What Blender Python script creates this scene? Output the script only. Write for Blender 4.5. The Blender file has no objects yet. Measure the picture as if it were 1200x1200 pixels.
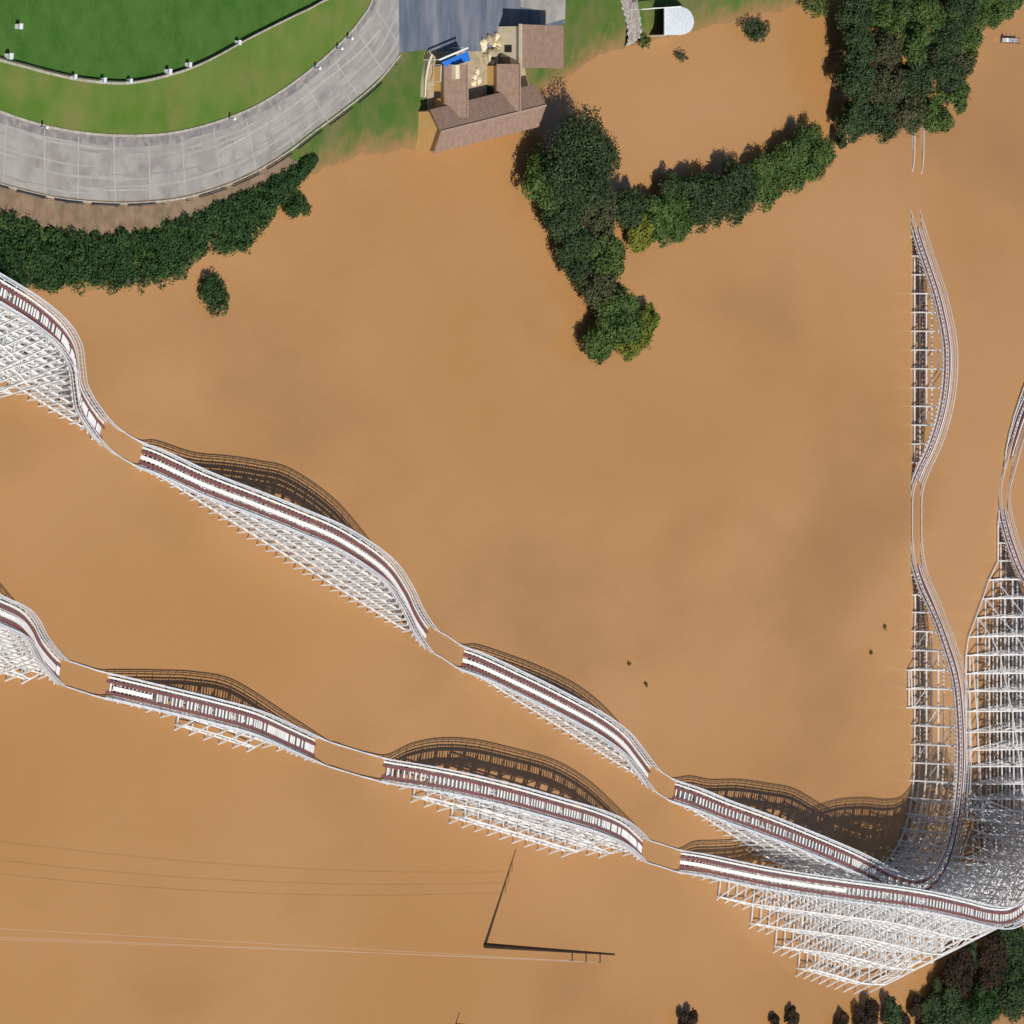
import bpy, math, random
import numpy as np
from mathutils import Vector, Matrix

# ------------------------------------------------------------------ camera, sky, sun, exposure
S = 0.13                     # metres per photo pixel at the middle of the picture
D = 1000.0                   # distance to the middle
TH = math.radians(60)        # the camera looks east, 60 degrees off straight down, picture-up is north
Y0 = 200                     # photo row of the lens axis (shifted lens)
sc = bpy.context.scene
cam = bpy.data.cameras.new('camera')
camo = bpy.data.objects.new('camera', cam); sc.collection.objects.link(camo)
FW = 1200 * S
VD = np.array([math.sin(TH), 0, -math.cos(TH)]); UP = np.array([0, 1., 0]); RT = np.cross(VD, UP)
CAM = np.array([0, (600 - Y0) * S, 0]) - VD * D
camo.matrix_world = Matrix(((RT[0], UP[0], -VD[0], CAM[0]), (RT[1], UP[1], -VD[1], CAM[1]), (RT[2], UP[2], -VD[2], CAM[2]), (0, 0, 0, 1)))
cam.sensor_width = 36; cam.lens = 36 * D / FW
cam.shift_x = 0; cam.shift_y = -(600 - Y0) / 1200
cam.clip_start = 10; cam.clip_end = 20000
sc.camera = camo
FPX = D / S
sun_dir = Vector((-9.5, -13.8, 22.8)).normalized()
elev = math.asin(sun_dir.z)
w = bpy.data.worlds.new('World'); sc.world = w; w.use_nodes = True
nt = w.node_tree
sky = nt.nodes.new('ShaderNodeTexSky'); sky.sky_type = 'NISHITA'; sky.sun_disc = False
sky.sun_elevation = elev; sky.sun_rotation = math.atan2(sun_dir.x, sun_dir.y)
nt.links.new(sky.outputs[0], nt.nodes['Background'].inputs[0])
nt.nodes['Background'].inputs[1].default_value = 0.07
sl = bpy.data.lights.new('sun', 'SUN'); sl.energy = 4.5; sl.angle = math.radians(0.5); sl.color = (1.0, 0.95, 0.87)
so = bpy.data.objects.new('sun', sl); sc.collection.objects.link(so)
so.rotation_euler = sun_dir.to_track_quat('Z', 'Y').to_euler(); so.location = (0, -50, 200)
sc.view_settings.view_transform = 'Standard'; sc.view_settings.look = 'None'
sc.view_settings.exposure = 0.0; sc.view_settings.gamma = 1.0
sc.cycles.max_bounces = 5
COL = sc.collection
rng = np.random.default_rng(7)

def W(px, py, z=0.0):
    """world point whose height is z and which the photo shows at (px, py)"""
    d = VD * FPX + RT * (px - 600) + UP * (Y0 - py)
    return CAM + d * ((z - CAM[2]) / d[2])
def G(px, py, z=0.0):
    p = W(px, py, 0.0); p[2] = z; return p
def project(p):
    d = np.asarray(p, float) - CAM; k = FPX / (d @ VD); return 600 + (d @ RT) * k, Y0 - (d @ UP) * k

# ------------------------------------------------------------------ materials
def srgb(r, g, b):
    f = lambda c: (c / 255 / 12.92) if c / 255 <= 0.04045 else ((c / 255 + 0.055) / 1.055) ** 2.4
    return (f(r), f(g), f(b), 1)
def mat(name, c1, c2=None, scale=1.0, rough=0.8, c3=None, scale2=None, bump=0, bscale=5, spec=0.3, lo=0.35, hi=0.65, stretch=None, amt3=0.6):
    m = bpy.data.materials.new(name); m.use_nodes = True
    t = m.node_tree; L = t.links; b = t.nodes['Principled BSDF']
    b.inputs['Roughness'].default_value = rough
    b.inputs['Specular IOR Level'].default_value = spec
    tc = t.nodes.new('ShaderNodeNewGeometry'); src = tc.outputs['Position']
    if stretch:
        mp = t.nodes.new('ShaderNodeMapping'); mp.inputs['Scale'].default_value = stretch
        L.new(src, mp.inputs['Vector']); src = mp.outputs[0]
    def noise(sc_, det=5):
        n = t.nodes.new('ShaderNodeTexNoise'); n.inputs['Scale'].default_value = sc_; n.inputs['Detail'].default_value = det
        L.new(src, n.inputs['Vector']); return n.outputs['Fac']
    def ramp(fac, a, z):
        r = t.nodes.new('ShaderNodeMapRange'); r.inputs['From Min'].default_value = a; r.inputs['From Max'].default_value = z
        L.new(fac, r.inputs['Value']); return r.outputs[0]
    if c2 is None: b.inputs['Base Color'].default_value = c1
    else:
        mx = t.nodes.new('ShaderNodeMix'); mx.data_type = 'RGBA'
        mx.inputs[6].default_value = c1; mx.inputs[7].default_value = c2
        L.new(ramp(noise(scale), lo, hi), mx.inputs[0]); out = mx.outputs[2]
        if c3 is not None:
            m2 = t.nodes.new('ShaderNodeMix'); m2.data_type = 'RGBA'; m2.inputs[7].default_value = c3
            L.new(out, m2.inputs[6])
            r = t.nodes.new('ShaderNodeMapRange'); r.inputs['From Min'].default_value = 0.5; r.inputs['From Max'].default_value = 0.7; r.inputs['To Max'].default_value = amt3
            L.new(noise(scale2 or scale * 4), r.inputs['Value']); L.new(r.outputs[0], m2.inputs[0]); out = m2.outputs[2]
        L.new(out, b.inputs['Base Color'])
    if bump:
        bn = t.nodes.new('ShaderNodeBump'); bn.inputs['Strength'].default_value = bump; bn.inputs['Distance'].default_value = 0.1
        L.new(noise(bscale), bn.inputs['Height']); L.new(bn.outputs[0], b.inputs['Normal'])
    return m
def lin(r, g, b): return (r, g, b, 1)

M = {}
M['water'] = mat('muddy_water', lin(.372, .190, .066), lin(.420, .226, .096), scale=0.018, rough=0.2, c3=lin(.300, .158, .058), scale2=0.026, bump=0.45, bscale=1.1, spec=0.35, amt3=0.75, stretch=(.5, 1, 1))
M['bed'] = mat('lake_bed', lin(.12, .08, .04))
M['terrain'] = mat('bank_grass', lin(.060, .125, .022), lin(.105, .135, .035), scale=0.25, c3=lin(.19, .145, .075), scale2=0.12, bump=0.6, bscale=4, stretch=(1, 1, 1), rough=0.95, spec=0.1)
_t = M['terrain'].node_tree; _b = _t.nodes['Principled BSDF']; _c = _b.inputs['Base Color'].links[0].from_socket
_g = _t.nodes.new('ShaderNodeNewGeometry'); _s = _t.nodes.new('ShaderNodeSeparateXYZ'); _t.links.new(_g.outputs['Position'], _s.inputs[0])
_n = _t.nodes.new('ShaderNodeTexNoise'); _n.inputs['Scale'].default_value = 0.5; _t.links.new(_g.outputs['Position'], _n.inputs['Vector'])
_a = _t.nodes.new('ShaderNodeMath'); _a.operation = 'MULTIPLY_ADD'; _a.inputs[1].default_value = -0.9; _t.links.new(_n.outputs['Fac'], _a.inputs[0]); _t.links.new(_s.outputs[2], _a.inputs[2])
_r = _t.nodes.new('ShaderNodeMapRange'); _r.inputs['From Min'].default_value = -0.45; _r.inputs['From Max'].default_value = 0.45; _t.links.new(_a.outputs[0], _r.inputs['Value'])
_m = _t.nodes.new('ShaderNodeMix'); _m.data_type = 'RGBA'; _m.inputs[6].default_value = lin(.27, .155, .07); _t.links.new(_c, _m.inputs[7]); _t.links.new(_r.outputs[0], _m.inputs[0]); _t.links.new(_m.outputs[2], _b.inputs['Base Color'])
M['lawn'] = mat('mown_lawn', lin(.040, .110, .017), lin(.058, .135, .026), scale=0.3, c3=lin(.075, .135, .03), scale2=1.3, bump=0.5, bscale=6, rough=0.95, spec=0.1)
M['verge'] = mat('dry_lawn', lin(.085, .160, .024), lin(.135, .180, .042), scale=0.16, c3=lin(.21, .18, .065), scale2=0.12, bump=0.5, bscale=6, rough=0.95, spec=0.1)
M['dirt'] = mat('bare_bank', lin(.20, .135, .088), lin(.27, .185, .125), scale=0.5, c3=lin(.10, .11, .05), scale2=0.7, bump=0.7, bscale=3, rough=0.95, spec=0.1)
M['road'] = mat('worn_concrete', lin(.265, .25, .235), lin(.345, .33, .305), scale=0.3, c3=lin(.20, .185, .18), scale2=0.45, rough=0.9, bump=0.15, bscale=8, spec=0.2)
M['shoulder'] = mat('dark_shoulder', lin(.17, .16, .165), lin(.25, .235, .23), scale=0.6, c3=lin(.38, .35, .30), scale2=0.8, rough=0.9, spec=0.2)
M['joint'] = mat('joint_fill', lin(.43, .41, .375), lin(.34, .32, .30), scale=1.2)
M['asphalt'] = mat('blue_grey_asphalt', lin(.085, .105, .145), lin(.14, .155, .20), scale=0.6, stretch=(1.0, 0.25, 1), c3=lin(.24, .24, .26), scale2=0.35, rough=0.75, bump=0.2, bscale=9, spec=0.3)
M['kerb'] = mat('kerb_stone', lin(.44, .41, .35), lin(.30, .27, .23), scale=1.5)
M['darkrail'] = mat('dark_fence_paint', lin(.045, .045, .045), lin(.08, .075, .07), scale=2)
M['white'] = mat('white_timber', lin(.80, .80, .78), lin(.66, .66, .65), scale=0.9, c3=lin(.50, .49, .47), scale2=3, rough=0.6, spec=0.3, lo=0.4, hi=0.75, amt3=0.35)
M['frame'] = mat('weathered_white_timber', lin(.82, .83, .83), lin(.70, .71, .73), scale=0.6, c3=lin(.40, .40, .38), scale2=2.2, rough=0.7, spec=0.2, amt3=0.45)
M['handrail'] = mat('pale_grey_handrail', lin(.50, .54, .60), lin(.66, .68, .71), scale=1.0, rough=0.6)
M['red'] = mat('maroon_rail_paint', lin(.20, .068, .072), lin(.15, .070, .066), scale=0.35, c3=lin(.24, .10, .09), scale2=2, rough=0.55)
M['shade'] = mat('dark_walkway_timber', lin(.30, .30, .31), lin(.46, .46, .47), scale=1.2)
M['tan'] = mat('tan_siding', lin(.62, .37, .13), lin(.54, .33, .13), scale=0.8, bump=0.5, bscale=3, stretch=(.3, .3, 6), rough=0.8)
M['roof'] = mat('brown_shingles', lin(.245, .160, .115), lin(.30, .205, .155), scale=1.2, c3=lin(.17, .10, .075), scale2=5, bump=0.5, bscale=5, rough=0.9, spec=0.15)
M['ridge'] = mat('ridge_cap', lin(.36, .26, .20), lin(.30, .21, .17), scale=2)
M['cream'] = mat('cream_stucco', lin(.72, .62, .44), lin(.66, .55, .38), scale=1, rough=0.8)
M['stone'] = mat('sandstone', lin(.42, .34, .22), lin(.30, .24, .15), scale=1.5, bump=0.8, bscale=2)
M['rubble'] = mat('grey_rubble', lin(.38, .34, .30), lin(.20, .17, .16), scale=1.8, c3=lin(.60, .56, .52), scale2=2.5, bump=1, bscale=3)
M['blue'] = mat('blue_tarp', lin(.02, .17, .62), lin(.015, .12, .50), scale=2, rough=0.5)
M['glass'] = mat('dark_glass', lin(.02, .025, .03), rough=0.15, spec=0.6)
M['canvas'] = mat('white_canvas', lin(.50, .56, .61), lin(.64, .67, .70), scale=2.5, rough=0.6)
M['purewhite'] = mat('white_paint', lin(.82, .82, .80), lin(.74, .74, .72), scale=2, rough=0.5)
M['bark'] = mat('bark', lin(.085, .06, .042), lin(.13, .10, .075), scale=3, bump=1, bscale=6)
M['pole'] = mat('creosoted_pole', lin(.035, .022, .016), lin(.055, .035, .025), scale=2)
M['wire'] = mat('weathered_aluminium_wire', lin(.55, .52, .48), rough=0.4)
M['grey'] = mat('galvanised_steel', lin(.28, .28, .32), lin(.38, .37, .40), scale=2, rough=0.5)
LEAF = {
 'dark': mat('leaves_dark_green', lin(.020, .040, .014), lin(.042, .068, .025), scale=0.45, c3=lin(.085, .11, .036), scale2=1.2, rough=0.7, spec=0.2),
 'mid': mat('leaves_mid_green', lin(.034, .072, .015), lin(.080, .125, .030), scale=0.5, c3=lin(.10, .13, .04), scale2=1.1, rough=0.7, spec=0.2),
 'olive': mat('leaves_olive', lin(.042, .052, .020), lin(.072, .075, .032), scale=0.5, c3=lin(.10, .085, .05), scale2=1.1, rough=0.7, spec=0.2),
 'bright': mat('leaves_yellow_green', lin(.075, .11, .014), lin(.14, .165, .022), scale=0.5, c3=lin(.18, .18, .03), scale2=1.0, rough=0.7, spec=0.2),
 'yellow': mat('leaves_yellow', lin(.17, .18, .02), lin(.12, .14, .02), scale=0.5, rough=0.7, spec=0.2),
 'ivy': mat('brush_deep_green', lin(.016, .045, .011), lin(.030, .068, .018), scale=0.35, c3=lin(.055, .105, .028), scale2=0.9, rough=0.7, spec=0.2),
 'brown': mat('leaves_russet', lin(.024, .017, .013), lin(.050, .030, .020), scale=0.5, c3=lin(.020, .026, .014), scale2=0.9, rough=0.8, spec=0.15),
}

# ------------------------------------------------------------------ mesh helpers
class MB:
    """collects boxes, bars and polygons into one mesh"""
    def __init__(s): s.v = []; s.f = []; s.n = 0
    def add(s, vs, fs):
        s.v.extend([tuple(float(c) for c in p) for p in vs]); s.f.extend([tuple(i + s.n for i in f) for f in fs]); s.n = len(s.v)
    def bar(s, a, b, wd, ht=None, up=(0, 0, 1)):
        a = np.asarray(a, float); b = np.asarray(b, float); d = b - a; l = np.linalg.norm(d)
        if l < 1e-6: return
        d /= l; u = np.asarray(up, float)
        if abs(d @ u) > 0.97: u = np.array([0, 1, 0.])
        x = np.cross(d, u); x /= np.linalg.norm(x); y = np.cross(x, d); ht = ht or wd
        x = x * wd / 2; y = y * ht / 2
        s.add([a - x - y, a + x - y, a + x + y, a - x + y, b - x - y, b + x - y, b + x + y, b - x + y],
              [(0, 1, 2, 3), (7, 6, 5, 4), (0, 4, 5, 1), (1, 5, 6, 2), (2, 6, 7, 3), (3, 7, 4, 0)])
    def box(s, x0, x1, y0, y1, z0, z1):
        s.add([(x0, y0, z0), (x1, y0, z0), (x1, y1, z0), (x0, y1, z0), (x0, y0, z1), (x1, y0, z1), (x1, y1, z1), (x0, y1, z1)],
              [(3, 2, 1, 0), (4, 5, 6, 7), (0, 1, 5, 4), (1, 2, 6, 5), (2, 3, 7, 6), (3, 0, 4, 7)])
    def sweep(s, pts, side, wd, ht, off=0.0, dz=0.0):
        """rectangular beam along pts; off sideways, dz above; its top lies at dz"""
        rings = []
        for p, n in zip(pts, side):
            c = p + n * off; rings += [c - n * wd / 2 + (0, 0, dz - ht), c + n * wd / 2 + (0, 0, dz - ht), c + n * wd / 2 + (0, 0, dz), c - n * wd / 2 + (0, 0, dz)]
        f = []
        N = len(pts)
        for i in range(N - 1):
            a = 4 * i; b = a + 4
            for k in range(4): f.append((a + k, a + (k + 1) % 4, b + (k + 1) % 4, b + k))
        f += [(3, 2, 1, 0), tuple(4 * (N - 1) + k for k in range(4))]
        s.add(rings, f)
    def prism(s, poly, z0, z1):
        n = len(poly)
        s.add([(p[0], p[1], z0) for p in poly] + [(p[0], p[1], z1) for p in poly],
              [tuple(range(n))[::-1], tuple(range(n, 2 * n))] + [(i, (i + 1) % n, n + (i + 1) % n, n + i) for i in range(n)])
    def tube(s, pts, rads, n=7):
        vs = []
        for i, p in enumerate(pts):
            p = np.asarray(p, float)
            for k in range(n):
                a = 2 * math.pi * k / n; vs.append(p + np.array([math.cos(a), math.sin(a), 0]) * rads[i])
        f = [(i * n + k, i * n + (k + 1) % n, (i + 1) * n + (k + 1) % n, (i + 1) * n + k) for i in range(len(pts) - 1) for k in range(n)]
        f += [tuple(range(n))[::-1], tuple((len(pts) - 1) * n + k for k in range(n))]
        s.add(vs, f)
    def build(s, name, m, parent=None, smooth=False):
        me = bpy.data.meshes.new(name); me.from_pydata(s.v, [], s.f); me.materials.append(m)
        if smooth: me.polygons.foreach_set('use_smooth', [True] * len(me.polygons))
        o = bpy.data.objects.new(name, me); COL.objects.link(o)
        if parent is not None:
            o.parent = parent
            o.matrix_parent_inverse = Matrix.Translation(-Vector(parent.location)) if parent.parent is None else Matrix.Identity(4)
        return o
def tag(o, label=None, cat=None, group=None, kind=None):
    if label: o['label'] = label
    if cat: o['category'] = cat
    if group: o['group'] = group
    if kind: o['kind'] = kind
    return o
def empty(name, loc=(0, 0, 0)):
    o = bpy.data.objects.new(name, None); COL.objects.link(o); o.location = [float(c) for c in loc]; o.empty_display_size = 0.5
    return o
def quads(name, V, m, parent=None):
    """V: N x 4 x 3 array of quads"""
    N = len(V); me = bpy.data.meshes.new(name)
    me.vertices.add(4 * N); me.vertices.foreach_set('co', V.astype(np.float32).ravel())
    me.loops.add(4 * N); me.loops.foreach_set('vertex_index', np.arange(4 * N, dtype=np.int32))
    me.polygons.add(N); me.polygons.foreach_set('loop_start', np.arange(N, dtype=np.int32) * 4); me.polygons.foreach_set('loop_total', np.full(N, 4, dtype=np.int32))
    me.update(); me.validate(); me.materials.append(m)
    o = bpy.data.objects.new(name, me); COL.objects.link(o)
    if parent is not None:
        o.parent = parent; o.matrix_parent_inverse = Matrix.Translation(-Vector(parent.location))
    return o
def smooth_curve(P, step):
    """centripetal-free Catmull-Rom through P (N x d), resampled about every step metres in plan"""
    P = np.asarray(P, float); out = []
    Q = np.vstack([2 * P[0] - P[1], P, 2 * P[-1] - P[-2]])
    for i in range(1, len(Q) - 2):
        n = max(2, int(np.linalg.norm(Q[i + 1][:2] - Q[i][:2]) / 0.2))
        for k in range(n):
            t = k / n; a, b, c, d = Q[i - 1], Q[i], Q[i + 1], Q[i + 2]
            out.append(0.5 * (2 * b + (c - a) * t + (2 * a - 5 * b + 4 * c - d) * t * t + (3 * b - a - 3 * c + d) * t ** 3))
    out.append(P[-1]); out = np.array(out)
    s = np.r_[0, np.cumsum(np.linalg.norm(np.diff(out[:, :2], axis=0), axis=1))]
    n = max(2, int(s[-1] / step)); u = np.linspace(0, s[-1], n + 1)
    return np.stack([np.interp(u, s, out[:, k]) for k in range(out.shape[1])], 1), u

# ------------------------------------------------------------------ setting: lake bed, water, land
mb = MB(); mb.add([(-3000, -3000, -4), (3000, -3000, -4), (3000, 3000, -4), (-3000, 3000, -4)], [(0, 1, 2, 3)])
tag(mb.build('ground', M['bed']), 'muddy ground under the flood water', kind='structure')
mb = MB(); mb.add([(-3000, -3000, 0), (3000, -3000, 0), (3000, 3000, 0), (-3000, 3000, 0)], [(0, 1, 2, 3)])
tag(mb.build('water', M['water']), 'brown muddy flood water', kind='structure')

shore_px = [(-900, 350), (0, 338), (60, 340), (120, 338), (180, 334), (215, 318), (240, 296), (285, 292), (303, 268), (335, 238), (350, 215), (385, 194), (430, 180), (480, 176), (530, 168), (590, 150), (622, 126), (640, 104),
            (670, 84), (700, 66), (735, 55), (755, 50), (800, 40), (850, 26), (890, 16), (940, 6), (975, -8), (1020, -60), (1100, -160), (1300, -500), (1400, -2500), (-2500, -2500), (-2500, 350)]
shore = np.array([G(*p)[:2] for p in shore_px])
def sdist(X, Y):
    d = np.full(X.shape, 1e9); ins = np.zeros(X.shape, bool); n = len(shore)
    for i in range(n):
        a, b = shore[i], shore[(i + 1) % n]; e = b - a
        t = np.clip(((X - a[0]) * e[0] + (Y - a[1]) * e[1]) / (e @ e), 0, 1)
        d = np.minimum(d, np.hypot(X - a[0] - t * e[0], Y - a[1] - t * e[1]))
        c = ((a[1] > Y) != (b[1] > Y)); xx = (b[0] - a[0]) * (Y - a[1]) / (b[1] - a[1] + 1e-12) + a[0]
        ins ^= c & (X < xx)
    return np.where(ins, d, -d)
def vnoise(X, Y, sc_, seed):
    r = np.random.default_rng(seed); a = r.random((64, 64))
    x = (X / sc_) % 64; y = (Y / sc_) % 64; i = x.astype(int); j = y.astype(int); fx = x - i; fy = y - j
    fx = fx * fx * (3 - 2 * fx); fy = fy * fy * (3 - 2 * fy); g = lambda p, q: a[(i + p) % 64, (j + q) % 64]
    return (g(0, 0) * (1 - fx) + g(1, 0) * fx) * (1 - fy) + (g(0, 1) * (1 - fx) + g(1, 1) * fx) * fy - 0.5
LZ = 1.0
def land_h(X, Y):
    d = sdist(X, Y) + 0.9 * vnoise(X, Y, 5.5, 1) + 0.5 * vnoise(X, Y, 1.3, 2)
    z = LZ * np.clip(d / 5.5, -1.5, 1)
    z = np.where(d > 0, LZ * np.sin(np.clip(d / 5.5, 0, 1) * math.pi / 2), d * 0.22)
    return np.clip(z, -3, LZ)
xs = np.r_[np.linspace(-900, -162, 30), np.arange(-160, 140, 0.6), np.linspace(141, 700, 30)]
ys = np.r_[np.arange(28, 82, 0.45), np.linspace(83, 400, 30)]
X, Y = np.meshgrid(xs, ys, indexing='ij'); Z = land_h(X, Y)
nx, ny = X.shape; idx = np.arange(nx * ny).reshape(nx, ny)
mb = MB(); mb.v = list(map(tuple, np.stack([X, Y, Z], -1).reshape(-1, 3))); q = np.stack([idx[:-1, :-1], idx[1:, :-1], idx[1:, 1:], idx[:-1, 1:]], -1).reshape(-1, 4)
mb.f = list(map(tuple, q.tolist())); tag(mb.build('terrain', M['terrain'], smooth=True), 'grassy shore above the flood', kind='structure')

def curve_px(pts, z=LZ, step=1.0):
    c, _ = smooth_curve(np.array([W(x, y, z) for x, y in pts]), step); return c
def strip(name, A, B, z, m, label, th=0.0):
    n = 160
    ra = lambda c: np.stack([np.interp(np.linspace(0, 1, n), np.linspace(0, 1, len(c)), c[:, k]) for k in range(2)], 1)
    a, b = ra(A), ra(B); mb = MB(); R = 6; vs = []
    for i in range(n):
        for k in range(R): p = a[i] + (b[i] - a[i]) * k / (R - 1); vs.append((p[0], p[1], z))
    mb.add(vs, [(i * R + k, i * R + k + 1, (i + 1) * R + k + 1, (i + 1) * R + k) for i in range(n - 1) for k in range(R - 1)])
    return tag(mb.build(name, m), label, kind='structure')
inner = [(-160, 60), (-60, 108), (0, 132), (50, 148), (100, 157), (150, 160), (200, 157), (250, 145), (300, 125), (350, 93), (400, 50), (425, 20), (436, 0), (450, -50), (455, -120)]
outer = [(-180, 130), (-70, 190), (0, 213), (60, 228), (110, 234), (160, 235), (220, 228), (280, 208), (330, 180), (370, 150), (400, 128), (440, 95), (468, 62), (490, 0), (500, -50), (510, -120)]
wallc = [(-160, 10), (-60, 50), (0, 68), (30, 76), (60, 84), (100, 92), (150, 95), (200, 85), (240, 70), (290, 43), (340, 18), (370, 3), (420, -30), (440, -120)]
hedge_top = [(-180, 180), (-60, 225), (0, 243), (30, 248), (60, 258), (100, 266), (140, 264), (180, 257), (235, 243), (265, 226), (300, 212), (330, 200), (352, 182)]
cin, cout, cw, ch = curve_px(inner), curve_px(outer), curve_px(wallc), curve_px(hedge_top)
far = curve_px([(-160, -200), (0, -200), (200, -200), (440, -200)])
strip('field', far, cw, LZ + 0.012, M['lawn'], 'smooth dark green mown field')
strip('verge', cw, cin, LZ + 0.008, M['verge'], 'lighter patchy green verge')
strip('road', cin, cout, LZ + 0.020, M['road'], 'pale curved concrete road')
outer_in = [p for p in outer if p[0] <= 352]
strip('bank', curve_px(outer_in), ch + np.array([0, -1.2, 0]), LZ + 0.014, M['dirt'], 'bare brown bank below the road')
# dark shoulder band along the inner edge
def nrm2(c):
    d = np.gradient(c[:, :2], axis=0); d /= np.linalg.norm(d, axis=1)[:, None]; return np.stack([d[:, 1], -d[:, 0], 0 * d[:, 0]], 1)
ni = nrm2(cin)
wob = 1.0 + 0.5 * np.interp(np.arange(len(cin)), np.arange(0, len(cin) + 8, 4), rng.random(len(np.arange(0, len(cin) + 8, 4))))
strip('road_shoulder', cin, cin + ni * wob[:, None], LZ + 0.028, M['shoulder'], 'darker stained edge of the road')
# plaza of bluish asphalt
pl = [(466, -90), (468, 62), (500, 58), (508, 74), (512, 104), (556, 104), (640, 40), (662, 26), (664, -90)]
mb = MB(); P = [W(x, y, LZ) for x, y in pl]; mb.add([(p[0], p[1], LZ + 0.036) for p in P], [tuple(range(len(P)))[::-1]])
tag(mb.build('plaza', M['asphalt']), 'blue grey asphalt plaza', kind='structure')
mb = MB(); P = [W(x, y, LZ) for x, y in [(606, -60), (610, 8), (632, 12), (634, 30), (662, 22), (664, -60)]]; mb.add([(p[0], p[1], LZ + 0.044) for p in P], [tuple(range(len(P)))[::-1]])
tag(mb.build('pavement', M['road']), 'pale concrete pavement beside the plaza', kind='structure')
# joints in the road
mb = MB()
for x0, y0, x1, y1 in [(8, 140, 3, 212), (52, 152, 52, 226), (92, 160, 91, 233), (133, 160, 135, 236), (174, 166, 176, 234), (213, 160, 217, 228), (250, 150, 259, 216), (288, 138, 300, 200), (326, 122, 345, 170), (357, 98, 384, 142), (392, 72, 420, 112), (420, 40, 448, 82), (440, 10, 466, 50)]:
    a, b = W(x0, y0, LZ), W(x1, y1, LZ); mb.bar((a[0], a[1], LZ + 0.031), (b[0], b[1], LZ + 0.031), 0.16 + 0.1 * rng.random(), 0.01)
seam = curve_px([(255, 178), (300, 153), (340, 126), (380, 95), (420, 62), (445, 35)])
for a, b in zip(seam[:-1], seam[1:]): mb.bar((a[0], a[1], LZ + 0.033), (b[0], b[1], LZ + 0.033), 0.3, 0.008)
tag(mb.build('road_joints', M['joint']), 'pale joints across the concrete road', kind='structure')
# lengthwise wear along the road
ra_ = lambda c: np.stack([np.interp(np.linspace(0, 1, 240), np.linspace(0, 1, len(c)), c[:, k]) for k in range(2)], 1)
A_, B2_ = ra_(cin), ra_(cout)
M['wear1'] = mat('tyre_worn_concrete', lin(.235, .225, .215), lin(.29, .275, .26), scale=0.5, rough=0.9); M['wear2'] = mat('bleached_concrete', lin(.37, .355, .33), lin(.31, .30, .28), scale=0.5, rough=0.9)
for mk, nm, lab in (('wear1', 'road_wear', 'darker worn streaks along the road'), ('wear2', 'road_bleaching', 'paler bleached streaks along the road')):
    mb = MB()
    for k in range(30):
        f = .1 + .84 * rng.random(); i0 = rng.integers(0, 200); i1 = min(239, i0 + rng.integers(12, 60)); wd = rng.uniform(.006, .02); zz = LZ + (.023 if mk == 'wear1' else .0245) + .00004 * k
        vs = []
        for i in range(i0, i1):
            tp = wd * math.sin(math.pi * (i - i0) / (i1 - 1 - i0)) ** .5; fw = f + .006 * math.sin(i * .31 + k)
            for g in (fw - tp, fw + tp): q = A_[i] + (B2_[i] - A_[i]) * g; vs.append((q[0], q[1], zz))
        mb.add(vs, [(2 * j, 2 * j + 1, 2 * j + 3, 2 * j + 2) for j in range(i1 - i0 - 1)])
    tag(mb.build(nm, M[mk]), lab, kind='structure')
# kerbs
def kerb(name, c, off, m, label, wd=0.25, ht=0.14, base=LZ):
    n = nrm2(c); mb = MB(); mb.sweep(c * (1, 1, 0) + (0, 0, base), n, wd, ht + 0.3, off, ht); return tag(mb.build(name, m), label, kind='structure')
kerb('inner_kerb', cin, -0.1, M['kerb'], 'worn pale kerb along the verge', 0.35)
kerb('outer_kerb', curve_px([p for p in outer if p[0] <= 468]), 0.35, M['kerb'], 'worn pale kerb above the bank', 0.3, 0.12)

# ------------------------------------------------------------------ low walls and fences
t = empty('low_fence', cw[len(cw) // 2]); tag(t, 'long low dark fence curving around the mown field', 'fence')
nw = nrm2(cw); cwz = cw * (1, 1, 0) + (0, 0, LZ)
mb = MB(); mb.sweep(cwz, nw, 0.08, 0.12, 0, 0.55); mb.sweep(cwz, nw, 0.05, 0.3, 0, 0.38); mb.build('fence_rail', M['darkrail'], t)
mb = MB(); mb.sweep(cwz, nw, 0.35, 0.3, 0.3, 0.06); mb.build('footing', M['kerb'], t)
for i in range(2, len(cwz), 4):
    if -5 < project(cwz[i])[0] < 400 and project(cwz[i])[1] > -5:
        mb = MB(); mb.bar(cwz[i] - (0, 0, 0.2), cwz[i] + (0, 0, 0.62), 0.1); mb.build('post', M['darkrail'], t)
co2 = curve_px([p for p in outer if -80 <= p[0] <= 470]); no2 = nrm2(co2); co2 = co2 * (1, 1, 0) + (0, 0, LZ)
t = empty('guard_rail', co2[len(co2) // 2]); tag(t, 'broken dark guard rail along the outer edge of the road above the bank', 'guard rail')
mb = MB(); seg = 0
for i in range(0, len(co2) - 9, 9):
    if rng.random() < 0.86: mb = MB(); mb.sweep(co2[i:i + 8], no2[i:i + 8], 0.09, 0.34, 0.7, 0.6); mb.build('rail_beam', M['darkrail'], t)
for i in range(0, len(co2), 3):
    p = co2[i] + no2[i] * 0.78
    if i % 6 == 0 and project(p)[0] > 0: mb = MB(); mb.bar(p - (0, 0, .3), p + (0, 0, .6), 0.1); mb.build('post', M['darkrail'], t)

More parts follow.
